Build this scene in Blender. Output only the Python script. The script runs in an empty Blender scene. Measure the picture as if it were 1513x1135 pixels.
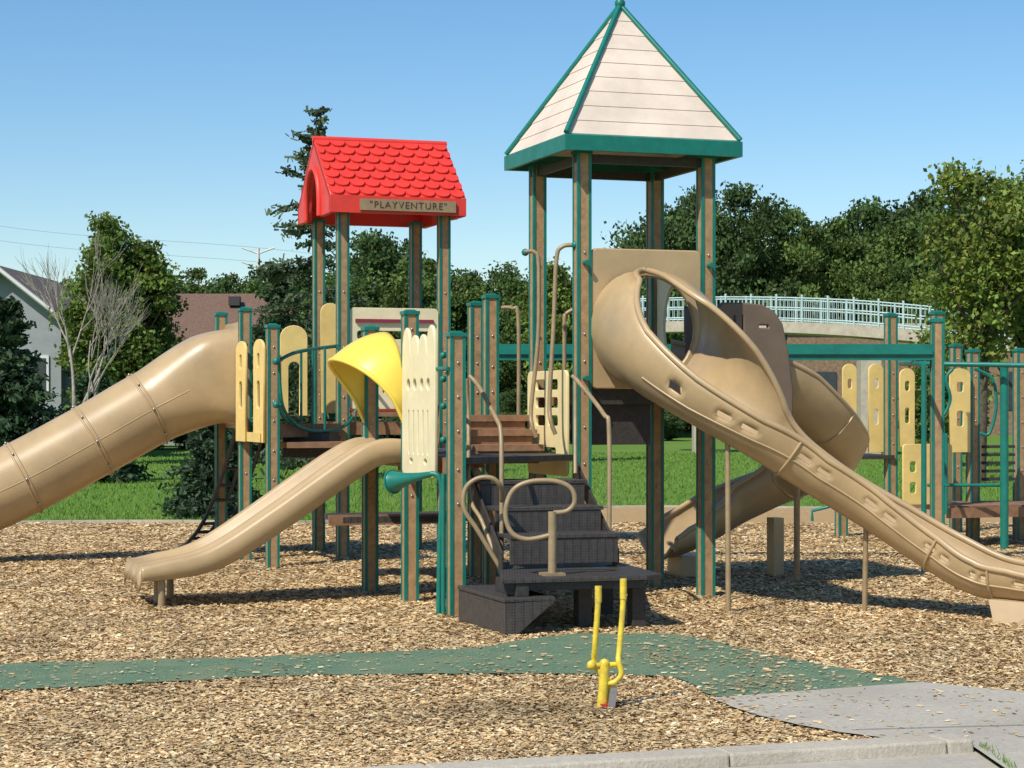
import bpy, math, random
import numpy as np
from mathutils import Vector, Matrix
random.seed(7); rng=np.random.default_rng(7)
sc=bpy.context.scene
EYE=1.71
# ---------- survey helper: sight-line reading + distance -> world metres
def site(bx,by,d): return Vector(((bx-756.5)/3000*d, d, EYE-(by-600)/3000*d))
TH=math.radians(18.5)
U=Vector((math.cos(TH),math.sin(TH),0)); V=Vector((-math.sin(TH),math.cos(TH),0)); Z=Vector((0,0,1))

# ---------- materials
def mat(name,col,rough=0.5,var=0.12,scale=6,bump=0.0,bscale=80,spec=0.5,metal=0,dirt=None,coat=0,perf=False):
    m=bpy.data.materials.new(name); m.use_nodes=True; nt=m.node_tree; N=nt.nodes; L=nt.links
    b=N['Principled BSDF']; b.inputs['Roughness'].default_value=rough; b.inputs['Metallic'].default_value=metal
    b.inputs['Specular IOR Level'].default_value=spec; b.inputs['Coat Weight'].default_value=coat
    tc=N.new('ShaderNodeTexCoord'); no=N.new('ShaderNodeTexNoise'); no.inputs['Scale'].default_value=scale; no.inputs['Detail'].default_value=6
    no.inputs['Roughness'].default_value=0.65
    L.new(tc.outputs['Object'],no.inputs['Vector'])
    r=N.new('ShaderNodeValToRGB'); e=r.color_ramp.elements
    c=np.array(col); d=np.array(dirt) if dirt is not None else c*(1-2.2*var)
    e[0].position=.3; e[1].position=.68
    e[0].color=(*np.clip(d,0,1),1); e[1].color=(*np.clip(c*(1+var),0,1),1)
    L.new(no.outputs['Fac'],r.inputs['Fac']); out=r.outputs['Color']
    if perf:
        vo=N.new('ShaderNodeTexVoronoi'); vo.inputs['Scale'].default_value=46; vo.inputs['Randomness'].default_value=0
        L.new(tc.outputs['Object'],vo.inputs['Vector'])
        lt=N.new('ShaderNodeMath'); lt.operation='LESS_THAN'; lt.inputs[1].default_value=.3; L.new(vo.outputs['Distance'],lt.inputs[0])
        mx=N.new('ShaderNodeMixRGB'); mx.inputs[2].default_value=(.008,.007,.007,1); L.new(lt.outputs[0],mx.inputs[0]); L.new(out,mx.inputs[1]); out=mx.outputs[0]
    L.new(out,b.inputs['Base Color'])
    rr=N.new('ShaderNodeMapRange'); rr.inputs[3].default_value=min(rough+.14,1); rr.inputs[4].default_value=max(rough-.08,.05); L.new(no.outputs['Fac'],rr.inputs[0]); L.new(rr.outputs[0],b.inputs['Roughness'])
    if bump>0:
        n2=N.new('ShaderNodeTexNoise'); n2.inputs['Scale'].default_value=bscale; n2.inputs['Detail'].default_value=4
        L.new(tc.outputs['Object'],n2.inputs['Vector'])
        bp=N.new('ShaderNodeBump'); bp.inputs['Strength'].default_value=bump; bp.inputs['Distance'].default_value=0.01
        L.new(n2.outputs['Fac'],bp.inputs['Height']); L.new(bp.outputs['Normal'],b.inputs['Normal'])
    return m
def attr_mat(name,rough=0.8,transl=0.0,bump=0):
    m=bpy.data.materials.new(name); m.use_nodes=True; nt=m.node_tree; N=nt.nodes; L=nt.links
    b=N['Principled BSDF']; b.inputs['Roughness'].default_value=rough; b.inputs['Specular IOR Level'].default_value=0.25
    a=N.new('ShaderNodeAttribute'); a.attribute_name='tint'
    L.new(a.outputs['Color'],b.inputs['Base Color'])
    if transl>0:
        t=N.new('ShaderNodeBsdfTranslucent'); L.new(a.outputs['Color'],t.inputs['Color'])
        mx=N.new('ShaderNodeMixShader'); mx.inputs[0].default_value=transl
        L.new(b.outputs[0],mx.inputs[1]); L.new(t.outputs[0],mx.inputs[2]); L.new(mx.outputs[0],N['Material Output'].inputs[0])
    return m
M={}
M['tan']=mat('tan_plastic',(.455,.325,.175),.33,.08,2.2,.05,60)
M['shade_tan']=mat('shade_toned_barrier_plastic',(.17,.12,.085),.45,.1,3,.05,60)  # shade on the spiral slide barrier, put into a darker base colour
M['brown']=mat('composite_lumber',(.40,.245,.12),.75,.14,14,.3,120)
M['teal']=mat('teal_paint',(.006,.17,.13),.38,.1,8)
M['cream']=mat('cream_roof_board',(.70,.58,.48),.6,.08,2.2,.1,50)
M['cream_panel']=mat('cream_panel',(.79,.70,.44),.5,.06,4)
M['step_panel']=mat('pale_yellow_panel',(.80,.66,.34),.5,.06,4)
M['yel_panel']=mat('yellow_panel',(.80,.59,.21),.5,.07,4)
M['yellow']=mat('yellow_plastic',(.88,.64,.09),.32,.05,4)
M['yel_paint']=mat('yellow_paint',(.78,.62,.04),.35,.1,20,dirt=(.5,.36,.06))
M['red']=mat('red_plastic',(.74,.05,.035),.42,.06,4)
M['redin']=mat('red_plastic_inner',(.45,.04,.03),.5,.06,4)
M['black']=mat('black_coated_metal',(.042,.037,.034),.55,.2,30,.5,160)
M['perf']=mat('perforated_metal',(.062,.054,.050),.5,.15,20,.3,160,perf=True)
M['deck']=mat('deck_board',(.28,.15,.08),.7,.14,10,.2,80)
M['pipe']=mat('tan_pipe',(.32,.235,.13),.38,.1,12)
M['steel']=mat('steel',(.45,.45,.46),.35,.1,30,metal=.8)
M['wine']=mat('wine_trim',(.25,.03,.06),.5,.1,5)
M['etch']=mat('etched_lettering',(.10,.035,.02),.6,.1,5)
M['chain']=mat('chain',(.07,.07,.07),.5,.1,30,metal=.3)

# ---------- mesh builder
class MB:
    def __init__(s): s.v=[];s.f=[];s.m=[];s.sm=[];s.mats=[]
    def mi(s,k):
        if k not in s.mats: s.mats.append(k)
        return s.mats.index(k)
    def add(s,vs,fs,k,smooth=False):
        o=len(s.v); s.v+= [tuple(v) for v in vs]; i=s.mi(k)
        for f in fs: s.f.append(tuple(o+a for a in f)); s.m.append(i); s.sm.append(smooth)
    def box(s,c,size,k,ang=TH,taper=1.0):
        x=Vector((math.cos(ang),math.sin(ang),0)); y=Vector((-math.sin(ang),math.cos(ang),0)); c=Vector(c)
        a,b,h=size[0]/2,size[1]/2,size[2]/2; vs=[]
        for dz,t in((-h,1),(h,taper)):
            for dx,dy in((-a,-b),(a,-b),(a,b),(-a,b)): vs.append(c+x*dx*t+y*dy*t+Z*dz)
        s.add(vs,[(3,2,1,0),(4,5,6,7),(0,1,5,4),(1,2,6,5),(2,3,7,6),(3,0,4,7)],k)
    def prism(s,poly,z0,z1,k):
        n=len(poly); vs=[Vector((p[0],p[1],z0)) for p in poly]+[Vector((p[0],p[1],z1)) for p in poly]
        s.add(vs,[tuple(range(n-1,-1,-1)),tuple(range(n,2*n))]+[(i,(i+1)%n,n+(i+1)%n,n+i) for i in range(n)],k)
    def hull8(s,vs,k): s.add(vs,[(3,2,1,0),(4,5,6,7),(0,1,5,4),(1,2,6,5),(2,3,7,6),(3,0,4,7)],k)
    def tube(s,path,r,k,seg=10,smoothpath=6,closed=False):
        P=catmull(path,smoothpath,closed) if smoothpath and len(path)>2 else [Vector(p) for p in path]
        n=len(P); T=[]
        for i in range(n):
            a=P[max(i-1,0)] ; b=P[min(i+1,n-1)]
            T.append((b-a).normalized())
        up=Vector((0,0,1)) if abs(T[0].z)<.9 else Vector((1,0,0))
        nrm=(up-T[0]*up.dot(T[0])).normalized(); vs=[]
        for i in range(n):
            nrm=(nrm-T[i]*nrm.dot(T[i])).normalized(); bn=T[i].cross(nrm)
            rr=r(i/(n-1)) if callable(r) else r
            for j in range(seg):
                a=2*math.pi*j/seg; vs.append(P[i]+(nrm*math.cos(a)+bn*math.sin(a))*rr)
        fs=[(i*seg+j,i*seg+(j+1)%seg,(i+1)*seg+(j+1)%seg,(i+1)*seg+j) for i in range(n-1) for j in range(seg)]
        s.add(vs,fs,k,True)
        s.add(vs[:seg],[tuple(range(seg-1,-1,-1))],k); s.add(vs[-seg:],[tuple(range(seg))],k)
    def ball(s,c,r,k,seg=8):
        vs=[];fs=[];c=Vector(c)
        for i in range(seg//2+1):
            p=math.pi*i/(seg//2)
            for j in range(seg):
                a=2*math.pi*j/seg; vs.append(c+Vector((math.sin(p)*math.cos(a),math.sin(p)*math.sin(a),math.cos(p)))*r)
        for i in range(seg//2):
            for j in range(seg): fs.append((i*seg+j,(i+1)*seg+j,(i+1)*seg+(j+1)%seg,i*seg+(j+1)%seg))
        s.add(vs,fs,k,True)
    def post(s,x,y,top,ang=TH,w=.127,bolts=True,seed=0):
        c=.026; z0=-.1
        s.box((x,y,(z0+top)/2),(w-.012,w-.012,top-z0),'brown',ang)
        X=Vector((math.cos(ang),math.sin(ang),0)); Y=Vector((-math.sin(ang),math.cos(ang),0))
        for a in(-1,1):
            for b in(-1,1):
                p=Vector((x,y,(z0+top)/2))+X*a*(w/2-c/2)+Y*b*(w/2-c/2); s.box(p,(c,c,top-z0+.002),'teal',ang)
        s.box((x,y,top+.012),(w+.016,w+.016,.03),'teal',ang)
        s.box((x,y,top+.034),(w-.02,w-.02,.016),'teal',ang,.6)
        if bolts:
            r=random.Random(int(x*100)+seed)
            for zz in [z for z in (.95,1.2,1.55,1.8,2.1,2.35,3.0) if z<top-.1]:
                s.ball(Vector((x,y,zz+r.uniform(-.05,.05)))-Y*(w/2-.004),.012,'steel',6)
    def obj(s,name,parent=None,solid=0,bevel=0):
        me=bpy.data.meshes.new(name); me.from_pydata(s.v,[],s.f)
        for k in s.mats: me.materials.append(M[k])
        me.polygons.foreach_set('material_index',s.m); me.polygons.foreach_set('use_smooth',s.sm); me.update()
        o=bpy.data.objects.new(name,me); sc.collection.objects.link(o)
        if solid: md=o.modifiers.new('s','SOLIDIFY'); md.thickness=solid; md.offset=0
        if bevel: md=o.modifiers.new('b','BEVEL'); md.width=bevel; md.segments=2; md.limit_method='ANGLE'
        if parent: par(o,parent)
        return o
def par(o,p): o.parent=p; o.matrix_parent_inverse=Matrix.Translation(p.location).inverted()
def empty(name,loc):
    e=bpy.data.objects.new(name,None); e.location=loc; e.empty_display_size=.3; sc.collection.objects.link(e); return e
def catmull(pts,n,closed=False):
    P=[Vector(p) for p in pts]; out=[]
    for i in range(len(P)-1):
        p0=P[max(i-1,0)];p1=P[i];p2=P[i+1];p3=P[min(i+2,len(P)-1)]
        for j in range(n):
            t=j/n; out.append(.5*((2*p1)+(-p0+p2)*t+(2*p0-5*p1+4*p2-p3)*t*t+(-p0+3*p1-3*p2+p3)*t**3))
    out.append(P[-1]); return out
def interp(keys,t):
    n=len(keys)-1; x=t*n; i=min(int(x),n-1); f=x-i; return keys[i]*(1-f)+keys[i+1]*f
def sweep(mb,path,secfn,k,sub=8,skip=None,close=False,flip=False):
    """sheet swept along path; secfn(t)->[(side,up)], side=+ is right hand"""
    P=catmull(path,sub); n=len(P); vs=[]; rows=[]
    for i in range(n):
        T=(P[min(i+1,n-1)]-P[max(i-1,0)]).normalized(); S=T.cross(Z).normalized(); W=S.cross(T).normalized()
        row=[P[i]+S*a+W*b for a,b in secfn(i/(n-1))]; rows.append(row); vs+=row
    m=len(rows[0]); fs=[]
    for i in range(n-1):
        for j in range(m if close else m-1):
            if skip and skip(i/(n-1),j,i): continue
            j2=(j+1)%m; fs.append((i*m+j,i*m+j2,(i+1)*m+j2,(i+1)*m+j))
    mb.add(vs,fs,k,True); return rows
def rrect(w,h,r,n=5,cx=0,cy=0):
    out=[]
    for sx,sy,a0 in((1,1,0),(-1,1,90),(-1,-1,180),(1,-1,270)):
        for i in range(n+1):
            a=math.radians(a0+90*i/n); out.append((cx+sx*(w/2-r)+r*math.cos(a),cy+sy*(h/2-r)+r*math.sin(a)))
    return out
def circ(r,cx=0,cy=0,n=32,ry=None): return [(cx+r*math.cos(2*math.pi*i/n),cy+(ry or r)*math.sin(2*math.pi*i/n)) for i in range(n)]
def panel(name,outline,holes,origin,xdir,key,parent,th=.011,bev=.004):
    cu=bpy.data.curves.new(name,'CURVE'); cu.dimensions='2D'; cu.fill_mode='BOTH'; cu.extrude=th-bev; cu.bevel_depth=bev; cu.bevel_resolution=1
    for pl in [outline]+holes:
        sp=cu.splines.new('POLY'); sp.points.add(len(pl)-1)
        for i,p in enumerate(pl): sp.points[i].co=(p[0],p[1],0,1)
        sp.use_cyclic_u=True
    t=bpy.data.objects.new(name+'_c',cu); sc.collection.objects.link(t)
    bpy.context.view_layer.update()
    me=bpy.data.meshes.new_from_object(t.evaluated_get(bpy.context.evaluated_depsgraph_get()))
    bpy.data.objects.remove(t); me.materials.clear(); me.materials.append(M[key])
    x=Vector(xdir).normalized(); nrm=x.cross(Z)
    R=Matrix((x,Z,nrm)).transposed().to_4x4()
    me.transform(Matrix.Translation(Vector(origin))@R)
    o=bpy.data.objects.new(name,me); sc.collection.objects.link(o); par(o,parent); return o

# ======================= GROUND =======================
def ground_mat(name,c1,c2,c3,scale,bump,bs):
    m=bpy.data.materials.new(name); m.use_nodes=True; N=m.node_tree.nodes; L=m.node_tree.links; b=N['Principled BSDF']
    b.inputs['Roughness'].default_value=.9; b.inputs['Specular IOR Level'].default_value=.15
    tc=N.new('ShaderNodeTexCoord')
    n1=N.new('ShaderNodeTexNoise'); n1.inputs['Scale'].default_value=scale; n1.inputs['Detail'].default_value=8; n1.inputs['Roughness'].default_value=.7
    n2=N.new('ShaderNodeTexNoise'); n2.inputs['Scale'].default_value=scale*.04; n2.inputs['Detail'].default_value=5
    L.new(tc.outputs['Object'],n1.inputs['Vector']); L.new(tc.outputs['Object'],n2.inputs['Vector'])
    r=N.new('ShaderNodeValToRGB'); r.color_ramp.elements[0].color=(*c1,1); r.color_ramp.elements[0].position=.33
    r.color_ramp.elements[1].color=(*c2,1); r.color_ramp.elements[1].position=.67
    L.new(n1.outputs['Fac'],r.inputs['Fac'])
    mx=N.new('ShaderNodeMixRGB'); mx.inputs[2].default_value=(*c3,1)
    rr=N.new('ShaderNodeMapRange'); rr.inputs[1].default_value=.45; rr.inputs[2].default_value=.7; rr.inputs[4].default_value=.5
    L.new(n2.outputs['Fac'],rr.inputs[0]); L.new(rr.outputs[0],mx.inputs[0]); L.new(r.outputs[0],mx.inputs[1]); L.new(mx.outputs[0],b.inputs['Base Color'])
    bp=N.new('ShaderNodeBump'); bp.inputs['Strength'].default_value=bump; bp.inputs['Distance'].default_value=.02
    n3=N.new('ShaderNodeTexNoise'); n3.inputs['Scale'].default_value=bs; n3.inputs['Detail'].default_value=5
    L.new(tc.outputs['Object'],n3.inputs['Vector']); L.new(n3.outputs['Fac'],bp.inputs['Height']); L.new(bp.outputs[0],b.inputs['Normal'])
    return m
M['grass']=ground_mat('grass_mat',(.08,.16,.022),(.15,.26,.04),(.18,.24,.06),9,.4,30)
M['chipbase']=ground_mat('wood_chip_base',(.27,.165,.075),(.56,.39,.19),(.37,.245,.12),38,.7,45)
M['rubber']=ground_mat('green_rubber',(.07,.13,.08),(.19,.28,.18),(.25,.26,.15),70,.6,90)
M['concrete']=ground_mat('concrete_mat',(.37,.34,.28),(.49,.45,.38),(.32,.29,.24),30,.25,60)
M['kerb']=ground_mat('kerb_mat',(.40,.36,.29),(.54,.49,.40),(.33,.29,.23),30,.3,60)
def flat(name,poly,z,key):
    b=MB(); b.add([(x,y,z) for x,y in poly],[tuple(range(len(poly)))],key); return b.obj(name)
g=MB(); g.add([(-900,-60,0),(900,-60,0),(900,1500,0),(-900,1500,0)],[(0,1,2,3)],'grass'); g.obj('grass_ground')
def kerbline(x): return 9.43+.325*x if x<2.2 else 10.15
def faredge(x): return 29.4+ .25*math.sin(x*.9)+(0 if x<-3 else min((x+3)*.9,4.4))
from mathutils import noise as mn
def hgt(x,y):
    return .014+.010*(mn.noise(Vector((x*1.1,y*1.1,0)))+mn.noise(Vector((x*3,y*3,4)))*.6)
b=MB(); xs=np.arange(-16,16.01,.16); ys=np.linspace(0,1,150)
vs=[]
for t in ys:
    for x in xs:
        y0=max(kerbline(x),6.5); y=y0+(faredge(x)-y0)*t; vs.append((x,y,max(hgt(x,y),.005)))
nx=len(xs); fs=[(i*nx+j,i*nx+j+1,(i+1)*nx+j+1,(i+1)*nx+j) for i in range(149) for j in range(nx-1)]
b.add(vs,fs,'chipbase',True); b.obj('wood_chip_ground')
top=[(-9,11.75),(-3.8,13.32),(-1.66,13.9),(-.93,14.12),(-.27,14.4),(.12,14.87),(.47,15.22),(1.23,15.18),(1.64,14.33),(2.0,13.5),(2.31,12.99),(2.55,12.6)]
bot=[(1.80,12.16),(1.24,11.95),(1.10,12.6),(.83,12.92),(-.24,13.0),(-1.5,12.85),(-2.67,12.4),(-3.4,12.2),(-9,10.7)]
KZ=.979
def sm(p): 
    q=catmull([(a*KZ,b_*KZ,0) for a,b_ in p],10); out=[]
    for v in q:
        o=mn.noise(Vector((v.x*4,v.y*4,3)))*.09+mn.noise(Vector((v.x*11,v.y*11,8)))*.05; out.append((v.x+random.uniform(-.012,.012),v.y+o))
    return out
pathpoly=sm(top)+sm(bot)
flat('rubber_path',pathpoly,.036,'rubber')
conc=[(1.14,11.85),(1.22,11.5),(1.32,11.2),(1.5,10.85),(1.68,10.6),(2.12,10.2),(2.26,10.10),(2.3,8.0),(8,8.0),(8,12.3),(3.04,12.05),(2.48,12.53)]
conc=[(x,y if y<10.15 else y*KZ+.02) for x,y in conc]
flat('concrete_path',conc,.041,'concrete')
flat('concrete_gutter',[(-9,4.5),(2.29,4.5),(2.29,10.05),(2.1,9.9),(-.37,9.08),(-1.5,8.7),(-9,6.1)],.012,'concrete')
b=MB(); b.add([(1.75,10.45,.045),(8,11.5,.045),(8,11.509,.045),(1.75,10.459,.045)],[(0,1,2,3)],'black'); b.obj('pavement_joint')
b=MB(); kp=[(-9,6.3),(-3,8.3),(-1.5,8.83),(-.37,9.20),(1.0,9.65),(2.10,10.01),(2.24,10.06)]
for i in range(len(kp)-1):
    (x0,y0),(x1,y1)=kp[i],kp[i+1]; d=Vector((x1-x0,y1-y0,0)).normalized(); nn=Vector((-d.y,d.x,0))*.12
    z=.075
    a=Vector((x0,y0,0));c=Vector((x1,y1,0))-d*.006
    b.hull8([a-nn-Z*.1,c-nn-Z*.1,c+nn-Z*.1,a+nn-Z*.1,a-nn*.8+Z*z,c-nn*.8+Z*z,c+nn*.85+Z*z,a+nn*.85+Z*z],'kerb')
b.obj('concrete_kerb',None,0,.012)
b=MB()
P=[(x,faredge(x)+.06) for x in np.arange(-16,16.1,.8)]
for i in range(len(P)-1):
    (x0,y0),(x1,y1)=P[i],P[i+1]; b.prism([(x0,y0-.05),(x1-.01,y1-.05),(x1-.01,y1+.05),(x0,y0+.05)],-.05,.045,'kerb')
b.obj('border_edging')

def quads(name,C,A,B,col,matl,parent=None,four=True):
    n=len(C); v=np.empty((n,4,3),np.float32)
    v[:,0]=C-A-B; v[:,1]=C+A-B; v[:,2]=C+A+B; v[:,3]=C-A+B
    if not four: v[:,0]=C-A; v[:,1]=C-B; v[:,2]=C+A; v[:,3]=C+B
    me=bpy.data.meshes.new(name); me.vertices.add(n*4); me.vertices.foreach_set('co',v.ravel())
    me.loops.add(n*4); me.loops.foreach_set('vertex_index',np.arange(n*4,dtype=np.int32))
    me.polygons.add(n); me.polygons.foreach_set('loop_start',np.arange(n,dtype=np.int32)*4)
    try: me.polygons.foreach_set('loop_total',np.full(n,4,np.int32))
    except Exception: pass
    me.update(calc_edges=True)
    at=me.attributes.new('tint','FLOAT_COLOR','POINT'); cc=np.ones((n,4,4),np.float32); cc[:,:,:3]=col[:,None,:]
    at.data.foreach_set('color',cc.ravel()); me.materials.append(matl)
    if parent is False: return me
    o=bpy.data.objects.new(name,me); sc.collection.objects.link(o)
    if parent: par(o,parent)
    return o
chipm=attr_mat('wood_chip_mat',.85); leafm=attr_mat('leaf_mat',.6,.3)
def inpoly(x,y,poly):
    c=np.zeros(len(x),bool); n=len(poly)
    for i in range(n):
        x0,y0=poly[i]; x1,y1=poly[i-1]
        if y0==y1: continue
        k=((y0>y)!=(y1>y))&(x<(x1-x0)*(y-y0)/(y1-y0)+x0); c^=k
    return c
n=600000
yy=9.0+ (rng.random(n)**1.8)*20.5; xx=(rng.random(n)-.5)*2*(.28*yy+.6)
pal=np.array([(.60,.43,.22),(.72,.55,.31),(.45,.285,.13),(.50,.39,.23),(.27,.165,.075),(.82,.67,.42),(.56,.37,.17)])
keep=(yy>np.where(xx<2.2,9.43+.325*xx,10.1))&(yy<29.2)
ip=inpoly(xx,yy,pathpoly); ic=inpoly(xx,yy,conc)
ns=np.array([mn.noise(Vector((a*1.6,b_*1.6,7))) for a,b_ in zip(xx,yy)])
far=np.where(ip,rng.random(n)<np.clip(.02+.07*np.maximum(ns,0),0,1),True)
far=np.where(ip&(xx>.9)&(yy<14.6),rng.random(n)<.05+.25*np.maximum(ns,0),far)
far=np.where(ic,rng.random(n)<np.clip(.012+.035*np.maximum(ns,0)+.25*np.clip(1-(xx-1.1)/.5,0,1)**2,0,1),far)
k=keep&far; xx,yy,ip,ic,ns=xx[k],yy[k],ip[k],ic[k],ns[k]; n=len(xx)
zz=np.where(ip|ic,.046,.020+rng.random(n)*.018)
an=rng.random(n)*math.pi*2; ln=(.006+.015*rng.random(n)**1.7)*(1+(yy-9)*.045); wd=ln*(.25+.3*rng.random(n))
tl=(rng.random(n)-.5)*.6; tl=np.where(ip|ic,tl*.2,tl); t2=(rng.random(n)-.5)*.6
A=np.stack([np.cos(an)*ln,np.sin(an)*ln,tl*ln],1); B=np.stack([-np.sin(an)*wd,np.cos(an)*wd,t2*wd],1)
col=pal[rng.choice(7,n,p=[.25,.18,.16,.13,.09,.07,.12])]*(.78+.44*rng.random((n,1)))*(1-.35*np.clip(ns,-.6,.6))[:,None]
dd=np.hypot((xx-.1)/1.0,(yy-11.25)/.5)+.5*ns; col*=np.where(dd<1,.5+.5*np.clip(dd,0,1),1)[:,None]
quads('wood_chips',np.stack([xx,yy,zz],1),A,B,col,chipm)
n=90000
yy=29+ (rng.random(n)**1.6)*45; xx=(rng.random(n)-.5)*2*(.28*yy+1)
fe=np.array([faredge(x) for x in xx]); k=yy>fe+.1; xx,yy=xx[k],yy[k]
m2=90; gx=2.29+np.abs(rng.normal(size=m2))*.02; gy=9.3+rng.random(m2)*.7; xx=np.append(xx,gx); yy=np.append(yy,gy); n=len(xx)
h=(.015+.030*rng.random(n))*np.where(yy<15,.5,1); an=rng.random(n)*6.28
B=np.stack([(rng.random(n)-.5)*h*.8,(rng.random(n)-.5)*h*.8,h],1); A=np.stack([np.cos(an)*.006*(yy/25),np.sin(an)*.006*(yy/25),0*h],1)
col=np.array([(.15,.27,.04)])*(.7+.7*rng.random((n,1)))
quads('grass_blades',np.stack([xx,yy,h+np.where(yy<15,.035,0)],1),A,B,col,leafm,four=False)

# ======================= TREES =======================
M['bark']=mat('bark',(.11,.08,.055),.9,.25,8,.6,20); M['deadbark']=mat('pale_bark',(.33,.29,.24),.9,.2,8)
def leaves_decid(h,r,base,ncl,nlf,ls,colr,seed,spread=.17,shape=1.0):
    g=np.random.default_rng(seed)
    d=g.normal(size=(ncl,3)); d/=np.linalg.norm(d,axis=1)[:,None]
    ph=g.random(6)*6.28
    az=np.arctan2(d[:,1],d[:,0]); lob=1+.16*np.sin(3*az+ph[0])+.13*np.sin(5*az+ph[1]+4*d[:,2])+.12*np.sin(7*d[:,2]+ph[2]+2*az)
    rad=(.3+.7*g.random(ncl)**.45)*lob
    cz=(h+base)/2; rz=(h-base)/2
    c=d*rad[:,None]; zf=c[:,2]; wid=np.where(zf>0,1-.35*shape*np.abs(zf),1-.12*np.abs(zf))
    c=np.stack([c[:,0]*r*wid,c[:,1]*r*wid,cz+c[:,2]*rz],1); c[:,2]=np.clip(c[:,2],base*.8,h)
    L=np.repeat(c,nlf,0)+np.clip(g.normal(size=(ncl*nlf,3)),-2,2)*r*spread*np.array([1,1,.7])*np.repeat(.6+.8*g.random(ncl),nlf)[:,None]
    n=len(L); a=g.normal(size=(n,3)); a/=np.linalg.norm(a,axis=1)[:,None]; b=np.cross(a,g.normal(size=(n,3))); b/=np.linalg.norm(b,axis=1)[:,None]
    s=ls*(.6+.8*g.random(n))[:,None]
    ct=np.repeat(.62+.75*g.random(ncl),nlf)[:,None]; col=np.array([colr])*ct*(.7+.6*g.random((n,1))); col[:,0]*=.85+.4*g.random(n)
    return L,a*s,b*s*.6,col,c
def tree(name,x,y,h,r,base,ncl,nlf,ls,colr,seed,spread=.17,bark='bark',tr=None,shape=1.0):
    e=empty(name,(x,y,0)); L,A,B,col,c=leaves_decid(h,r,base,ncl,nlf,ls,colr,seed,spread,shape)
    L=L+np.array([x,y,0]); quads('foliage',L,A,B,col,leafm,e,four=False)
    mb=MB(); g=random.Random(seed); tr=tr or h*.022
    mb.tube([(x,y,-.1),(x+g.uniform(-.1,.1),y,h*.3),(x+g.uniform(-.15,.15),y,h*.6),(x,y,h*.92)],lambda t:tr*(1-.88*t),bark,8,5)
    idx=g.sample(range(len(c)),min(30,len(c)))
    for i in idx:
        p=Vector(c[i])+Vector((x,y,0)); z0=max(base*.7,min(p.z*.62,h*.7)); s=Vector((x,y,z0)); m=s.lerp(p,.5)+Vector((0,0,-.1*r))
        mb.tube([s,m,p],lambda t:tr*.42*(1-.85*t),bark,5,4)
    mb.obj('trunk_and_limbs',e); return e
def spruce(name,x,y,h,r,colr,seed,ls=.09,gap=.0,low=.06,dens=1.0,pw=.8):
    g=np.random.default_rng(seed); e=empty(name,(x,y,0)); mb=MB(); Ls=[];As=[];Bs=[];Cs=[]
    mb.tube([(x,y,-.1),(x,y,h*.98)],lambda t:h*.016*(1-.93*t),'bark',7,0)
    z=h*low; 
    while z<h*.985:
        f=1-z/h; rr=r*(f**pw)*g.uniform(.6,1.15)+.10; nb=int(6+3*g.random())
        for i in range(nb):
            if g.random()<gap: continue
            a=g.random()*6.28; l=rr*g.uniform(.5,1.25); droop=-.18*l if f>.25 else .35*l
            p0=np.array([x,y,z]); p1=p0+np.array([math.cos(a)*l,math.sin(a)*l,droop+.12*l*g.random()])
            if f<.9: mb.tube([p0,p1],lambda t:.022*(1-.7*t),'bark',4,0)
            n=int((14+75*l)*dens); t=g.random(n)**.7; P=p0+(p1-p0)*t[:,None]+g.normal(size=(n,3))*(.04+.09*l*t[:,None])*np.array([1,1,.55])
            aa=g.normal(size=(n,3))+ (p1-p0)/max(l,.01)*1.2; aa/=np.linalg.norm(aa,axis=1)[:,None]; bb=np.cross(aa,g.normal(size=(n,3))); bb/=np.linalg.norm(bb,axis=1)[:,None]
            s=ls*(.6+.8*g.random(n))[:,None]; Ls.append(P);As.append(aa*s);Bs.append(bb*s*.35); ct=.6+.8*g.random()
            Cs.append(np.array([colr])*ct*(.6+.8*g.random((n,1))))
        z+=h*.024*(.8+.5*g.random())
    quads('needles',np.concatenate(Ls),np.concatenate(As),np.concatenate(Bs),np.concatenate(Cs),leafm,e); mb.obj('trunk_and_limbs',e)
    return e
G1=(.085,.145,.035);G2=(.065,.12,.033);G3=(.17,.23,.045)
spruce('spruce_tree',-4.62,48,8.85,1.75,(.085,.12,.06),11,.07,.42,.05,.9,.62)
spruce('spruce_tree',-10.9,44,4.0,1.3,(.05,.09,.042),12,.07,0,.02,1.3)
spruce('spruce_tree',-9.5,46,2.4,1.3,(.045,.085,.038),13,.07,0,.02,1.3)
spruce('spruce_tree',-6.9,60,5.9,1.5,(.06,.10,.042),14,.08,.1,.02,1.4)
spruce('spruce_shrub',-4.55,31.0,1.75,.55,(.05,.09,.045),15,.045,0,.02,1.7)
tree('maple_tree',-11.55,60,7.1,1.65,1.0,200,190,.075,(.12,.18,.036),21,.13)
tree('maple_tree',-13.3,68,5.9,1.7,.8,140,170,.08,(.10,.16,.036),22,.14)
tree('ash_tree',10.35,45,7.2,1.25,2.7,85,115,.07,G3,23,.17)
tree('ash_tree',11.7,46,6.9,1.1,2.4,75,105,.07,G3,26,.17)
tree('shrub_tree',12.6,58,4.3,1.2,.3,80,130,.08,(.14,.20,.04),24,.16)
tree('ash_tree',1.15,62,6.3,.95,.6,80,150,.07,(.15,.21,.04),25,.17)
e=empty('bare_tree',(-8.9,41,0)); mb=MB(); g=random.Random(5)
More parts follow.
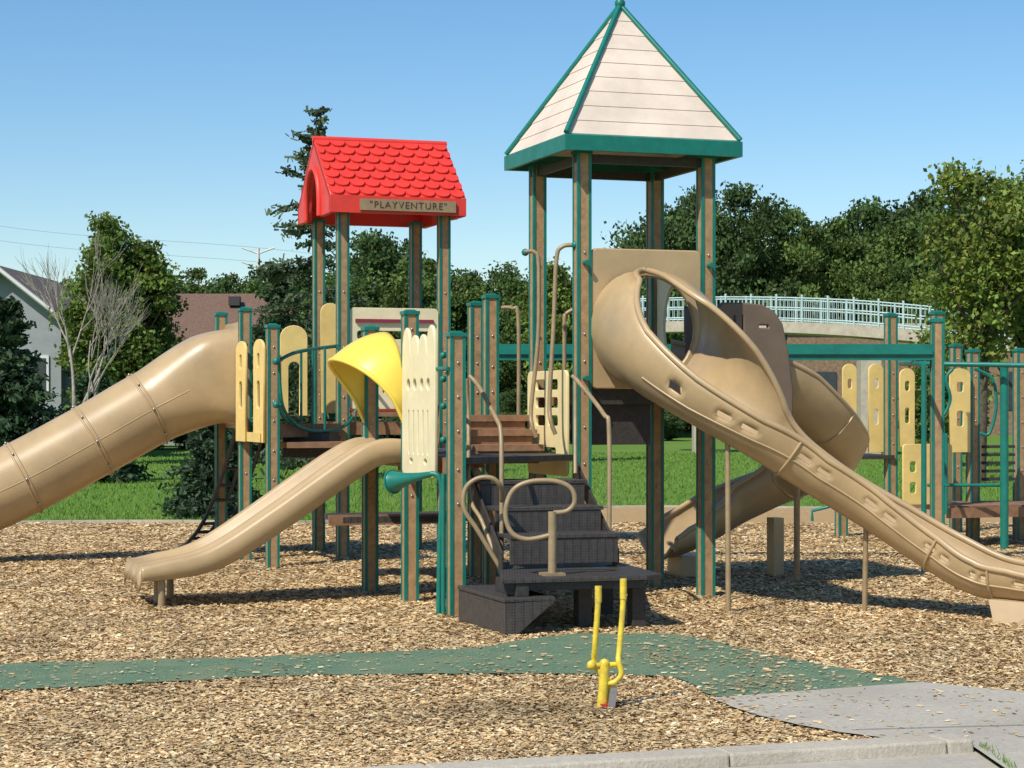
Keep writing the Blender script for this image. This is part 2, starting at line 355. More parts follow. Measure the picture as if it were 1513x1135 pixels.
def branch(p,d,l,r,dep):
    q=p+d*l; mb.tube([p,p.lerp(q,.5)+Vector((g.uniform(-1,1),g.uniform(-1,1),g.uniform(-1,1)))*l*.06,q],lambda t:r*(1-.4*t),'deadbark',5,3)
    if dep==0: return
    for i in range(3 if dep>1 else 4):
        nd=(d+Vector((g.uniform(-1,1),g.uniform(-1,1),g.uniform(-.25,.8)))*.55).normalized(); branch(p.lerp(q,g.uniform(.5,1)),nd,l*g.uniform(.62,.85),r*.55,dep-1)
branch(Vector((-8.9,41,-.1)),Vector((.03,0,1)),2.0,.075,5); mb.obj('branches',e)
temps=[]
for i,(cl,sd,rr_) in enumerate([(G1,41,4.4),(G2,42,4.0),((.075,.13,.04),43,4.8),((.10,.16,.038),44,4.2)]):
    L,A,B,col,c=leaves_decid(10,rr_,.3,320,240,.115,cl,sd,.085,.6); temps.append(quads('foliage_mass',L,A,B,col,leafm,False,four=False))
def mass(name,items):
    """(bearing, skyline reading, distance, width factor, type)"""
    pts=[]
    for (bx,by,d,w,t) in items: p=site(bx,by,d); pts.append((p.x,d,p.z,w,t))
    e=empty(name,(pts[0][0],pts[0][1],0))
    for i,(x,y,h,w,t) in enumerate(pts):
        o=bpy.data.objects.new('tree_crown',temps[t%4]); sc.collection.objects.link(o); o.parent=e; o.matrix_parent_inverse=Matrix.Translation(e.location).inverted()
        s=h*.95/10; o.location=(x,y,0); o.scale=(s*w,s*w,s); o.rotation_euler=(0,0,i*2.1)
mass('tree_line',[(1000,305,133,.8,1),(1042,278,126,.8,2),(1150,304,130,.9,0),(1235,316,126,.8,3),(1300,300,132,.9,1),(1370,312,126,.8,0),(1440,285,132,.95,2),(1530,270,126,1,1),(1620,275,130,1,0),(965,400,136,.9,1),(1100,355,140,.9,3),(1200,345,142,.9,1),(1340,340,142,.9,2),(1480,330,142,.9,1)])
mass('tree_line',[(515,400,106,1,0),(570,346,112,.95,1),(640,378,106,1,3),(700,400,112,.9,1),(750,410,106,.9,0),(800,392,110,.9,2),(865,398,108,.9,3),(925,405,110,.9,1),(610,440,116,1,1),(720,440,118,1,2),(820,440,118,1,1),(900,450,118,1,0),(975,450,116,1,1)])
mass('tree_line',[(205,400,120,.8,1),(285,392,124,.9,3),(355,410,118,.8,1),(415,395,116,.9,0),(130,395,116,.9,3),(60,425,118,1,1),(-20,410,116,1,0),(465,405,112,.9,1),(300,512,82,1.1,1),(350,500,80,1.1,0),(415,495,80,1.1,2),(240,520,80,1.1,1),(180,520,84,1.1,3)])
mass('hedge',[(200+i*42+random.uniform(-8,8),583+random.uniform(-12,12),100+random.uniform(-2,2),2.0,i) for i in range(19)])

# ======================= BUILDINGS =======================
M['roof']=mat('brown_shingle',(.17,.10,.07),.9,.2,12,.5,14); M['roof2']=mat('grey_brown_shingle',(.17,.13,.11),.9,.2,12,.4,14)
M['siding']=mat('pale_siding',(.27,.29,.30),.7,.06,2); M['trim']=mat('white_trim',(.62,.62,.60),.6,.04,3); M['glass']=mat('dark_glass',(.03,.04,.05),.1,.1,3)
M['brick']=mat('tan_brick',(.25,.16,.10),.9,.2,5,.5,10); M['tanconc']=mat('tan_concrete',(.46,.40,.31),.8,.1,4); M['rail']=mat('pale_green_rail',(.46,.60,.58),.5,.1,3)
def house(name,x,y,w,d,wall,ridge,gable,rm):
    e=empty(name,(x,y,0)); b=MB(); b.box((x,y,wall/2),(w,d,wall),'siding',0)
    if gable: b.add([(x-w/2,y-d/2,wall),(x+w/2,y-d/2,wall),(x,y-d/2,ridge)],[(0,1,2)],'siding')
    b.obj('walls',e); b=MB(); o=.4
    if gable:
        for s in(-1,1):
            b.hull8([Vector(p) for p in[(x+s*(w/2+o),y-d/2-o,wall-.3),(x,y-d/2-o,ridge),(x,y+d/2+o,ridge),(x+s*(w/2+o),y+d/2+o,wall-.3),(x+s*(w/2+o),y-d/2-o,wall-.1),(x,y-d/2-o,ridge+.2),(x,y+d/2+o,ridge+.2),(x+s*(w/2+o),y+d/2+o,wall-.1)]],rm)
            b.tube([(x+s*(w/2+o),y-d/2-o-.06,wall-.22),(x,y-d/2-o-.06,ridge+.08)],.08,'trim',4,0)
    else:
        for s in(-1,1):
            b.hull8([Vector(p) for p in[(x-w/2-o,y+s*(d/2+o),wall-.2),(x+w/2+o,y+s*(d/2+o),wall-.2),(x+w/2+o,y,ridge),(x-w/2-o,y,ridge),(x-w/2-o,y+s*(d/2+o),wall),(x+w/2+o,y+s*(d/2+o),wall),(x+w/2+o,y,ridge+.2),(x-w/2-o,y,ridge+.2)]],rm)
        b.box((x+1,y-1.2,ridge-.2),(.5,.5,.4),'black',0)
    b.obj('roof',e); b=MB()
    for i in(-1,1):
        b.box((x+i*w*.25,y-d/2-.02,wall*.6),(1.2,.1,1.3),'trim',0); b.box((x+i*w*.25,y-d/2-.05,wall*.6),(1.0,.1,1.1),'glass',0)
    b.obj('windows',e)
house('gabled_house',-17.1,72,4.0,8,4.6,6.2,True,'roof2')
house('brown_roofed_house',-13.4,92,6.4,7,4.7,6.6,False,'roof')
e=empty('pedestrian_overpass',(16,70,0)); b=MB()
pts=[(4.2,75,4.80),(8.0,73,4.78),(11.5,70,4.52),(15.0,68,4.1),(20,66,3.5)]
P=catmull(pts,4)
for i in range(len(P)-1):
    a,c=P[i],P[i+1]; dn=Vector((0,1.6,0))
    b.hull8([a-Z*.38,c-Z*.38,c-Z*.38+dn,a-Z*.38+dn,a,c,c+dn,a+dn],'tanconc')
b.obj('deck',e); b=MB()
for dy in(0.05,1.55):
    for hh in(.12,.5,.85): b.tube([p+Vector((0,dy,hh)) for p in P],.028,'rail',5,0)
    PP=catmull(pts,26)
    for i,p in enumerate(PP):
        b.tube([p+Vector((0,dy,0)),p+Vector((0,dy,.87 if i%6 else .97))],.013 if i%6 else .045,'rail',4,0)
b.obj('railing',e); b=MB()
for i in (3,9,15): b.box(P[i]*1+Vector((0,.8,-.45-P[i].z/2+.02)),(.7,.9,P[i].z-.4),'tanconc',0)
b.obj('piers',e)
e=empty('brick_school',(27,121,0)); b=MB(); b.box((31,121,3.1),(30,6,6.2),'brick',0); b.box((31,121,6.3),(30.6,6.6,.4),'tanconc',0); b.obj('walls',e)
b=MB()
for i in range(10): b.box((18+i*2.8,117.96,2.6),(1.7,.08,2.2),'glass',0)
b.obj('windows',e)
e=empty('power_pylon',(-25,200,0)); b=MB(); b.tube([(-25,200,0),(-25,200,17.3)],lambda t:.35-.2*t,'trim',6,0)
for zz in(17,15.6): b.tube([(-26.6,200,zz+.3),(-25,200,zz-.3),(-23.4,200,zz+.3)],.1,'trim',5,0)
b.obj('mast',e)
b=MB()
for z0,z1 in((17.3,14),(15.9,12.5)): b.tube([(-70,190,z0+5),(-47,195,z0+1.4),(-25,200,z0),(0,215,z0-1.6),(40,240,z1+3)],.013,'steel',4,8)
b.obj('power_lines')

# ======================= PLAY TOWER =======================
s_=1.17
F=Vector((.608,17.63,0)); R=F+U*s_; Lp=F+V*s_; Bk=R+V*s_; C=(F+Bk)/2
tw=empty('play_tower',C)
b=MB()
for p in(F,R,Lp,Bk): b.post(p.x,p.y,3.9,w=.13)
b.obj('posts',tw)
b=MB()
def corner(c,h,i): 
    sx,sy=[(-1,-1),(1,-1),(1,1),(-1,1)][i]; return c+U*sx*h+V*sy*h
zA=5.32; ze=4.03; H=.80
for i in range(4):
    p,q=corner(C,.83,i),corner(C,.83,(i+1)%4); pi,qi=corner(C,.79,i),corner(C,.79,(i+1)%4)
    b.hull8([p+Z*3.9,q+Z*3.9,qi+Z*3.9,pi+Z*3.9,p+Z*4.03,q+Z*4.03,qi+Z*4.05,pi+Z*4.05],'teal')
    b.tube([corner(C,.815,i)+Z*4.05,C+Z*(zA+.02)],.024,'teal',8,0)
nb=9
for i in range(4):
    for k in range(nb):
        t0=k/nb; t1=min((k+1)/nb+.012,1); h0=H*(1-t0)+.002; h1=H*(1-t1)
        za=ze+(zA-ze)*t0; zb=ze+(zA-ze)*t1; off=.006
        nrm=(corner(C,1,i)+corner(C,1,(i+1)%4)-2*C).normalized()
        p0,q0,p1,q1=corner(C,h0,i)+Z*za,corner(C,h0,(i+1)%4)+Z*za,corner(C,h1,i)+Z*zb,corner(C,h1,(i+1)%4)+Z*zb
        o=nrm*off
        b.hull8([p0,q0,q1,p1,p0+o,q0+o,q1+nrm*.001,p1+nrm*.001],'cream')
b.ball(C+Z*(zA+.03),.05,'teal',10); b.tube([C+Z*(zA-.02),C+Z*(zA+.1)],.03,'teal',8,0)
for sx in(-1,1):
    b.box(C+V*sx*.585+Z*3.86,(1.3,.05,.075),'black'); b.box(C+U*sx*.585+Z*3.86,(.05,1.1,.07),'black')
b.obj('pyramid_roof',tw)
b=MB(); b.box(C+Z*1.84,(1.10,1.10,.05),'black'); 
for sx in(-1,1):
    b.box(C+V*sx*.56+Z*1.80,(1.02,.04,.15),'black'); b.box(C+U*sx*.56+Z*1.80,(.04,1.02,.15),'deck')
b.box(C-U*.22-V*.2+Z*1.58,(.62,.6,.42),'black')
b.obj('deck',tw)
mid=(F+Lp)/2-U*.04
pn=rrect(1.04,.92,.06,4,0,.46); hs=[rrect(.26,.10,.03,3,x,y) for x,y in((-.17,.80),(.17,.80),(-.17,.64),(.17,.64),(-.17,.48),(.17,.48))]+[rrect(.5,.09,.03,3,0,.2)]
panel('window_panel',pn,hs,mid-U*.06+V*.02+Z*1.1,-V,'step_panel',tw,.014)
mid=(R+Bk)/2
panel('bubble_window_panel',rrect(1.0,1.15,.05,4,0,.57),[circ(.36,0,.55,32,.42)],mid+Z*1.9,V,'cream_panel',tw,.014)
b=MB()
b.tube([site(776,372,18.1),site(790,373,18.1),site(796,392,18.1),site(795,500,18.1),site(785,600,18.05),site(786,628,18),site(792,646,18)],.019,'pipe',8)
b.tube([site(848,362,17.65),site(830,365,17.65),site(822,385,17.65),site(818,480,17.65),site(812,590,17.6),site(814,622,17.55),site(821,642,17.55)],.019,'pipe',8)
b.tube([site(738,455,19),site(757,456,19),site(766,474,19),site(766,645,19)],.019,'pipe',8)
b.tube([site(846,458,18.6),site(836,465,18.6),site(834,480,18.6),site(834,640,18.6)],.019,'pipe',8)
for p in(site(850,362,17.63),site(776,373,18.3)): b.ball(p,.035,'teal')
for zz in(1.95,2.95):
    for q in (F,R): b.tube([q-V*.06+Z*zz,q-V*.13+Z*zz],.022,'teal',8,0)
b.obj('grab_bars',tw)

# ---- curved open slide
cs=empty('curved_slide',(2.5,16.6,0))
path=[(1.16,17.80,1.90),(1.22,17.5,1.86),(1.35,17.15,1.72),(1.60,16.84,1.53),(1.95,16.64,1.30),(2.4,16.6,1.01),(2.9,16.55,.70),(3.35,16.4,.40),(3.7,16.2,.21),(4.0,15.98,.17),(4.3,15.75,.17)]
Rk=[.50,.49,.46,.40,.34,.31,.30,.30,.30,.30,.30]
an_=[180,158,116,97,90,90,90,90,88,82,70]; af_=[180,178,168,142,110,96,92,92,90,84,70]
def sec(t):
    r=interp(Rk,t); a=interp(an_,t); c=interp(af_,t); out=[]
    q=.86
    for j in range(25):
        th=math.radians(-c+(a+c)*j/24); sx=math.sin(th); cz=1-math.cos(th)
        out.append((r*math.copysign(abs(sx)**q,sx),r*cz))
    return out
def skip(t,j,i):
    return j==21 and 36<i<134 and (i%16) in(0,1,2,5,6,7)
b=MB(); rows=sweep(b,path,sec,'tan',14,skip); b.obj('trough',cs,.016)
b=MB(); b.tube([r_[0] for r_ in rows[1:]],.028,'tan',8,0); b.tube([r_[-1] for r_ in rows[1:]],.028,'tan',8,0)
b.tube([r_[20] +(r_[20]-sum(r_,Vector())/25).normalized()*.006 for r_ in rows[30:]],.010,'tan',6,0)
for i in (63,98,120):
    if i<len(rows):
        cc=sum(rows[i],Vector())/25; b.tube([p+(p-cc).normalized()*.012 for p in rows[i]],.013,'tan',6,0)
end=rows[-1]; b.tube(end,.03,'tan',8,0)
b.obj('rims',cs)
mid=(F+R)/2-V*.03
panel('entry_plate',rrect(1.02,1.20,.05,5,0,.6),[circ(.465,.0,.52)],mid+Z*1.87,U,'tan',cs,.022,.012)
b=MB()
b.tube([(1.763,16.55,-.05),(1.763,16.6,1.42)],.022,'pipe',8,0); b.tube([(2.885,16.62,-.05),(2.885,16.55,.72)],.022,'pipe',8,0)
b.hull8([Vector(p) for p in[(3.75,15.75,-.05),(4.1,15.6,-.05),(4.25,15.95,-.05),(3.95,16.1,-.05),(3.72,15.85,.2),(4.15,15.62,.18),(4.3,15.95,.2),(3.9,16.15,.2)]],'tan')
b.obj('supports',cs)

# ---- spiral slide
ss=empty('spiral_slide',(2.4,19.6,0))
path=[(1.55,18.58,1.86),(2.0,18.74,1.80),(2.5,18.95,1.60),(2.95,19.3,1.26),(3.1,19.82,.99),(2.85,20.3,.80),(2.35,20.42,.56),(1.95,20.3,.36),(1.62,20.1,.24),(1.45,20.0,.22)]
ho=[.45,.45,.42,.30,.30,.38,.38,.34,.28,.2]; hi=[.45,.42,.32,.28,.32,.38,.38,.34,.28,.2]
def sec(t):
    o=interp(ho,t); i_=interp(hi,t); w=.31
    return [(-w-.02,i_),(-w,i_*.7),(-w+.01,i_*.4),(-w+.06,.12),(-w+.16,.03),(-.06,0),(.08,0),(w-.14,.03),(w-.05,.12),(w,.2+.2*(o-.2)),(w+.015,.2+.4*(o-.2)),(w+.02,.2+.6*(o-.2)),(w+.025,.2+.8*(o-.2)),(w+.02,o)]
b=MB(); rows=sweep(b,path,sec,'tan',14,None); b.obj('trough',ss,.018)
b=MB(); b.tube([r_[0] for r_ in rows],.026,'tan',8,0); b.tube([r_[-1] for r_ in rows],.028,'tan',8,0); b.tube(rows[-1],.026,'tan',8,0)
for i in (38,70): 
    cc=sum(rows[i],Vector())/14; b.tube([p+(p-cc).normalized()*.012 for p in rows[i]],.012,'tan',6,0)
b.obj('rims',ss)
bo=[(0,0),(.74,0),(.74,.25),(.70,.55),(.64,.82),(.56,.93),(.45,.985),(.30,1.0),(.06,1.0),(0,.95)]
panel('side_barrier',bo,[rrect(.035,.34,.015,3,.17,.74),rrect(.035,.34,.015,3,.25,.74),rrect(.12,.05,.02,3,.46,.80)],Vector((1.84,18.30,1.63)),U,'shade_tan',ss,.03,.014)
panel('side_barrier_inner',[(0,0),(.70,0),(.66,.55),(.5,.85),(.3,.93),(0,.93)],[],Vector((1.62,18.95,1.7)),U,'shade_tan',ss,.025,.012)
b=MB(); b.box((2.62,20.2,.25),(.11,.16,.7),'tan'); b.tube([(2.75,19.6,-.05),(2.75,19.6,1.3)],.03,'brown',8,0); b.box((1.75,20.15,.1),(.3,.35,.26),'tan'); b.obj('supports',ss)

# ======================= MAIN PLATFORM =======================
pf=empty('play_platform',(-.4,17.6,0))
P1=(-.2,19.0);P2=(-.36,20.0);P3=(-.45,16.3);P4=(-.88,17.5);P5=(-1.29,18.45)
b=MB()
b.post(*P1,2.72); b.post(*P2,2.7); b.post(*P3,2.27); b.post(*P4,2.50); b.post(*P5,2.4)
b.obj('posts',pf)
b=MB()
b.prism([(P3[0]+.07,P3[1]+.07),(F.x-.08,F.y-.1),(Lp.x-.1,Lp.y),(P1[0],P1[1]-.08),(P4[0]+.1,P4[1]+.05)],1.24,1.29,'perf')
b.prism([(P4[0]-.0,P4[1]+.12),(P1[0]-.1,P1[1]-.05),(P2[0]-.1,P2[1]),(-1.62,19.7),(P5[0]+.03,P5[1]+.1)],1.245,1.295,'perf')
b.box((Vector((P3[0],P3[1],0))+Vector((P4[0],P4[1],0)))/2+Z*1.22,(.04,1.05,.14),'deck')
b.box((-.62,18.05,1.21),(1.1,.05,.12),'deck',math.radians(50))
for i,(zz,yy_) in enumerate(((1.34,18.1),(1.47,18.35),(1.60,18.6))):
    b.box((-.05-.06*i,yy_,zz),(.62,.28,.055),'deck'); b.box((-.05-.06*i,yy_-.1,zz-.085),(.60,.03,.11),'deck')
b.box((-1.15,20.3,.60),(1.3,.8,.06),'perf'); b.box((-1.15,19.9,.6),(1.32,.04,.1),'deck')
b.obj('decks',pf)
w=.92; o_=[]
for i in range(4):
    cx=-w/2+w*(i+.5)/4
    for k in range(9): a=math.pi*(1-k/8); o_.append((cx+w/8.3*math.cos(a),1.0+(.24 if i in(0,3) else .17)*math.sin(a)**.9))
o_=[(-w/2,.04),(-w/2,.95)]+o_+[(w/2,.95),(w/2,.04),(w/2-.04,0),(-w/2+.04,0)]
hs=[circ(.055,x,.76,14,.055) for x in(-.28,-.1,.1,.28)]+[rrect(.045,.38,.02,3,x,.36) for x in(-.27,-.135,0,.135,.27)]+[circ(.05,x,.12,12,.03) for x in(-.2,.2)]
mp=(Vector((*P3,0))+Vector((*P4,0)))/2
dv=(Vector((*P3,0))-Vector((*P4,0))).normalized()
panel('castle_panel',o_,hs,mp-U*.09+dv*(-.06)+Z*1.13,dv,'cream_panel',pf,.014)
b=MB()
b.tube([site(640,545,16.6),site(662,545,16.25)],.018,'teal',8,0)
b.tube([site(655,700,16.35),site(655,905,16.35)],.02,'teal',8,0)
for yy_ in(525,560,600,650): b.ball(site(655,yy_,16.4),.03,'teal')
b.obj('brackets',pf)
hn=empty('talk_tube_horn',(-.5,16.4,0)); b=MB()
p0=site(580,712,16.7);p1=site(640,700,16.4)
b.tube([p0,p0.lerp(p1,.25),p0.lerp(p1,.6),p1],lambda t:.075*(1-t)**1.6+.022,'teal',16,6)
b.tube([p1-Vector((.02,0,0)),site(648,704,16.38),site(653,730,16.38),site(650,800,16.38),site(648,915,16.38)],.022,'teal',10,6)
b.tube([p0-(p1-p0).normalized()*.004,p0+(p1-p0).normalized()*.012],.102,'teal',18,0)
b.obj('horn_and_pipe',hn)

# double slide
ds=empty('double_slide',(-2.1,17.7,0))
path=[(-.98,18.05,1.30),(-1.25,17.96,1.29),(-1.5,17.88,1.16),(-2.1,17.68,.74),(-2.5,17.55,.48),(-2.75,17.47,.38),(-3.0,17.39,.345),(-3.22,17.32,.33)]
hw=[.10,.13,.13,.12,.11,.09,.07,.03]
def sec(t):
    h=interp(hw,t); w=.44; sk=-.08
    return [(-w-.045,sk),(-w-.04,h-.03),(-w-.02,h),(-w+.01,h),(-w+.03,h-.02),(-w+.05,.04),(-w+.10,.0),(-.09,0),(-.05,.03),(-.025,h*.75),(.025,h*.75),(.05,.03),(.09,0),(w-.10,0),(w-.05,.04),(w-.03,h-.02),(w-.01,h),(w+.02,h),(w+.04,h-.03),(w+.045,sk)]
b=MB(); rows=sweep(b,path,sec,'tan',8); 
e0=rows[-1]; dn=[p+Vector((-.03,-.01,-.11)) for p in e0]; b.add(e0+dn,[(j,j+1,len(e0)+j+1,len(e0)+j) for j in range(len(e0)-1)],'tan',True)
b.obj('double_trough',ds,.014)
b=MB()
for p in((-2.93,16.98),(-3.03,17.35),(-2.98,17.7)): b.tube([(p[0],p[1],-.05),(p[0],p[1],.32)],.032,'pipe',8,0)
b.box((-1.1,18.0,1.25),(.1,.85,.12),'tan')
b.obj('legs',ds)
hd=empty('yellow_slide_hood',(-1.1,18,0)); b=MB()
A0=Vector((*P5,0));A1=Vector((*P4,0)); vs=[];nu,nv=24,12
for i in range(nu+1):
    t=i/nu; th=math.pi*t; s3=math.sin(th)
    inner=(A0*(.5+.5*math.cos(th))+A1*(.5-.5*math.cos(th)))+Z*(1.60+.76*s3**.6)
    for j in range(nv+1):
        q=j/nv
        vs.append(inner-U*(.05+.46*q*s3**.8)+Z*(-.04*q-.20*q*q*s3))
b.add(vs,[(i*(nv+1)+j,i*(nv+1)+j+1,(i+1)*(nv+1)+j+1,(i+1)*(nv+1)+j) for i in range(nu) for j in range(nv)],'yellow',True)
b.obj('hood_shell',hd,.015)
b=MB(); b.tube([vs[i*(nv+1)+nv] for i in range(nu+1)],.018,'yellow',8,0); b.obj('hood_lip',hd)

# stairs / transfer station
st=empty('transfer_stairs',(.2,16,0)); b=MB()
b.prism([(-.08,14.95),(1.02,15.28),(1.14,15.42),(.85,16.7),(-.09,16.6)],.40,.435,'perf')
b.prism([(-.06,14.99),(1.0,15.31),(.82,16.6),(-.06,16.5)],.34,.398,'black')
for i,(cx,cy,zt) in enumerate(((.36,16.15,.70),(.24,16.5,.90),(.12,16.85,1.10))):
    b.box((cx,cy,zt-.015),(.92,.42,.03),'perf'); b.box((cx+.05,cy-.18,zt-.13),(.90,.03,.2),'perf')
A_,B_,C_,D_=Vector((-.05,14.87,0)),Vector((-.42,15.95,0)),Vector((-.02,16.07,0)),Vector((.32,14.99,0))
b.hull8([A_,A_+U*.06,B_+U*.15,B_,A_+Z*.27,D_+Z*.27,C_+Z*.27,B_+Z*.27],'perf')
b.prism([(A_.x-.01,A_.y-.01),(D_.x,D_.y),(C_.x,C_.y),(B_.x-.01,B_.y)],.272,.30,'perf')
b.box((.0,15.25,.355),(.1,.5,.11),'black')
for q in((.54,15.5),(.95,15.5),(.75,16.45),(0,16.4)): b.box((q[0],q[1],.17),(.11,.11,.36),'black')
for s in(-.47,.5):
    p=Vector((.36,15.95,.45))+U*s;q=Vector((.06,17.05,1.2))+U*s
    b.hull8([p-Z*.1,p-Z*.1+U*.02,q-Z*.1+U*.02,q-Z*.1,p+Z*.12,p+Z*.12+U*.02,q+Z*.05+U*.02,q+Z*.05],'black')
b.obj('steps',st,0,.004)
b=MB()
b.tube([site(694,556,16.9),site(708,572,16.8),site(733,618,16.4),site(740,640,16.3),site(741,700,16.2),site(741,838,16.1)],.019,'pipe',8)
b.tube([site(690,560,16.8),site(692,620,16.8),site(694,730,16.4),site(712,770,16.2),site(738,835,16.0)],.017,'pipe',8)
b.tube([site(846,556,17.2),site(856,566,17.1),site(892,612,16.6),site(900,640,16.5),site(900,830,16.4)],.019,'pipe',8)
b.tube([site(850,556,17.3),site(850,620,17.2),site(850,700,17)],.017,'pipe',8)
b.tube([site(741,842,15.9),site(706,784,15.9),site(686,752,15.9),site(688,722,15.9),site(706,707,15.9),site(728,707,15.9),site(741,722,15.95),site(741,740,16.1)],.019,'pipe',8)
b.tube([site(816,790,15.3),site(780,797,15.3),site(756,787,15.3),site(747,758,15.3),site(757,726,15.3),site(782,712,15.3),site(820,711,15.3),site(844,722,15.3),site(849,742,15.3),site(838,755,15.3),site(818,758,15.3)],.019,'pipe',8)
b.tube([site(816,756,15.3),(site(816,756,15.3).x,15.3,.42)],.032,'pipe',10,0); b.box((site(816,0,15.3).x,15.3,.445),(.16,.16,.02),'pipe')
b.obj('handrails',st)

# ======================= LEFT WING =======================
lw=empty('left_platform',(-2.8,22,0))
P6=(-2.50,21.2);P7=(-2.92,22.2);P8=(-3.34,23.3)
b=MB(); b.post(*P6,2.53); b.post(*P7,2.75); b.post(*P8,2.75); b.obj('posts',lw)
b=MB(); FL=Vector((-1.88,22.53,0));FR=Vector((-.77,22.9,0));BL=FL+V*s_;BR=FR+V*s_
b.prism([(P6[0]+.05,P6[1]+.05),(FL.x-.05,FL.y-.02),(BL.x-.1,BL.y),(P8[0]+.05,P8[1]),(P7[0]+.07,P7[1])],1.44,1.50,'perf')
b.box(((P6[0]+FL.x)/2,(P6[1]+FL.y)/2-.06,1.45),(1.35,.05,.14),'deck',math.atan2(FL.y-P6[1],FL.x-P6[0]))
b.box((-2.0,21.6,1.3),(.9,.5,.06),'deck')
b.obj('decks',lw)
dv=(Vector((*P6,0))-Vector((*P7,0))).normalized()
def arch(w,h,r=None):
    r=r or w/2; return [(-w/2,0),(w/2,0)]+[(w/2*math.cos(a),h-r+r*math.sin(a)) for a in [math.pi*i/10 for i in range(11)]]
for f in(.15,.80):
    o=Vector((*P7,0)).lerp(Vector((*P6,0)),f)-U*.08
    panel('barrier_panel',arch(.38,1.08,.10),[rrect(.1,.16,.03,3,0,.86),rrect(.12,.3,.04,3,0,.5)],o+Z*1.33,dv,'yel_panel',lw,.014)
o=Vector((*P7,0)).lerp(Vector((*P6,0)),.5)-U*.08; b=MB(); b.box(o+Z*1.38,(.02,.9,.1),'yel_panel'); b.obj('kick_plate',lw)
panel('barrier_panel',arch(.30,1.0,.13),[arch(.13,.6,.06)],site(434,614,22.6),U,'yel_panel',lw,.014)
panel('barrier_panel',arch(.22,1.25,.10),[],site(488,610,23.2),U,'yel_panel',lw,.014)
b=MB()
b.tube([site(410,534,21.2),site(440,520,21.5),site(500,511,22.4)],.02,'teal',8); 
b.tube([site(412,598,21.1),site(425,622,21.3),site(465,637,21.7),site(508,630,22.1),site(530,600,22.3)],.02,'teal',8)
b.tube([site(412,534,21.1),site(418,600,21.2),site(440,630,21.4)],.016,'teal',8)
for x_,y0 in((445,520),(462,517),(480,514)): b.tube([site(x_,y0,21.7),site(x_,634,21.7)],.014,'teal',6,0)
b.tube([site(497,512,22.3),site(515,530,22.3),site(530,560,22.3),site(530,600,22.3)],.018,'teal',8)
for x_,yy_ in ((408,534),(408,598)): b.ball(site(x_,yy_,21.05),.04,'teal')
b.tube([site(618,525,17.8),site(600,527,19.5),site(545,524,21.8),site(505,520,22.5)],.02,'teal',8)
b.obj('pipe_barrier',lw)
b=MB(); b.prism([(-2.45,21.7),(-1.95,21.8),(-1.9,22.4),(-2.4,22.3)],1.16,1.42,'black'); b.obj('under_deck_box',lw)
cl=empty('chain_climber',(-3.4,23.8,0)); b=MB()
tp=Vector((-2.93,22.75,1.42)); bt=Vector((-3.85,24.2,.0)); sd=Vector((.35,.25,0))*.7
def cp(t,s): p=tp.lerp(bt,t)+sd*s; p.z=1.42*(1-t)-.30*math.sin(math.pi*t); p.z=max(p.z,.0); return p
for s in(-.6,0,.6): b.tube([cp(t/12,s) for t in range(13)],.024,'chain',5,2)
for t in range(1,11): b.tube([cp(t/11,-.6),cp(t/11,.6)],.02,'chain',5,0)
b.obj('chains',cl)
ts=empty('tube_slide',(-5,22,0)); 
path=[(-3.05,22.78,2.04),(-3.4,22.66,2.0),(-3.95,22.48,1.72),(-4.6,22.26,1.33),(-5.3,22.03,.93),(-5.8,21.87,.70),(-6.3,21.7,.56),(-7.0,21.48,.50),(-7.8,21.2,.48)]
rk=[.54,.50,.41,.40,.40,.40,.40,.40,.40]; ek=[.35,.5,1,1,1,1,1,1,1]
def sec(t,ex=0):
    r=interp(rk,t)+ex; e_=interp(ek,t); out=[]
    for j in range(40):
        a=2*math.pi*j/40; c_,s2=math.cos(a),math.sin(a); out.append((r*math.copysign(abs(c_)**e_,c_),r*math.copysign(abs(s2)**e_,s2)))
    return out
b=MB(); rows=sweep(b,path,sec,'tan',8,None,True); b.obj('tube',ts,.02)
b=MB()
for i in(17,24,32,40,48,56):
    cc=sum(rows[i],Vector())/40; T=(sum(rows[i+1],Vector())/40-cc).normalized()
    for off,rr in((-.02,.013),(.02,.013)):
        ring=[cc+(p-cc)*1.025+T*off for p in rows[i]]; b.tube(ring+[ring[0]],rr,'tan',6,0)
    for k in range(0,40,5): b.ball(cc+(rows[i][k]-cc)*1.06,.015,'steel',6)
for k in(0,20): b.tube([cc_[k]+((cc_[k]-sum(cc_,Vector())/40).normalized()*.006) for cc_ in rows[12:]],.008,'tan',5,0)
b.obj('flanges',ts)
panel('entry_plate',rrect(1.1,1.16,.06,4,0,.58),[circ(.44,0,.56)],Vector((-3.1,22.75,1.47)),V,'tan',ts,.02,.01)
b=MB(); b.tube([(-5.75,21.87,-.1),(-5.75,21.87,.35)],.04,'pipe',8,0); b.tube([(-7.4,21.35,-.1),(-7.4,21.35,.15)],.04,'pipe',8,0); b.obj('supports',ts)

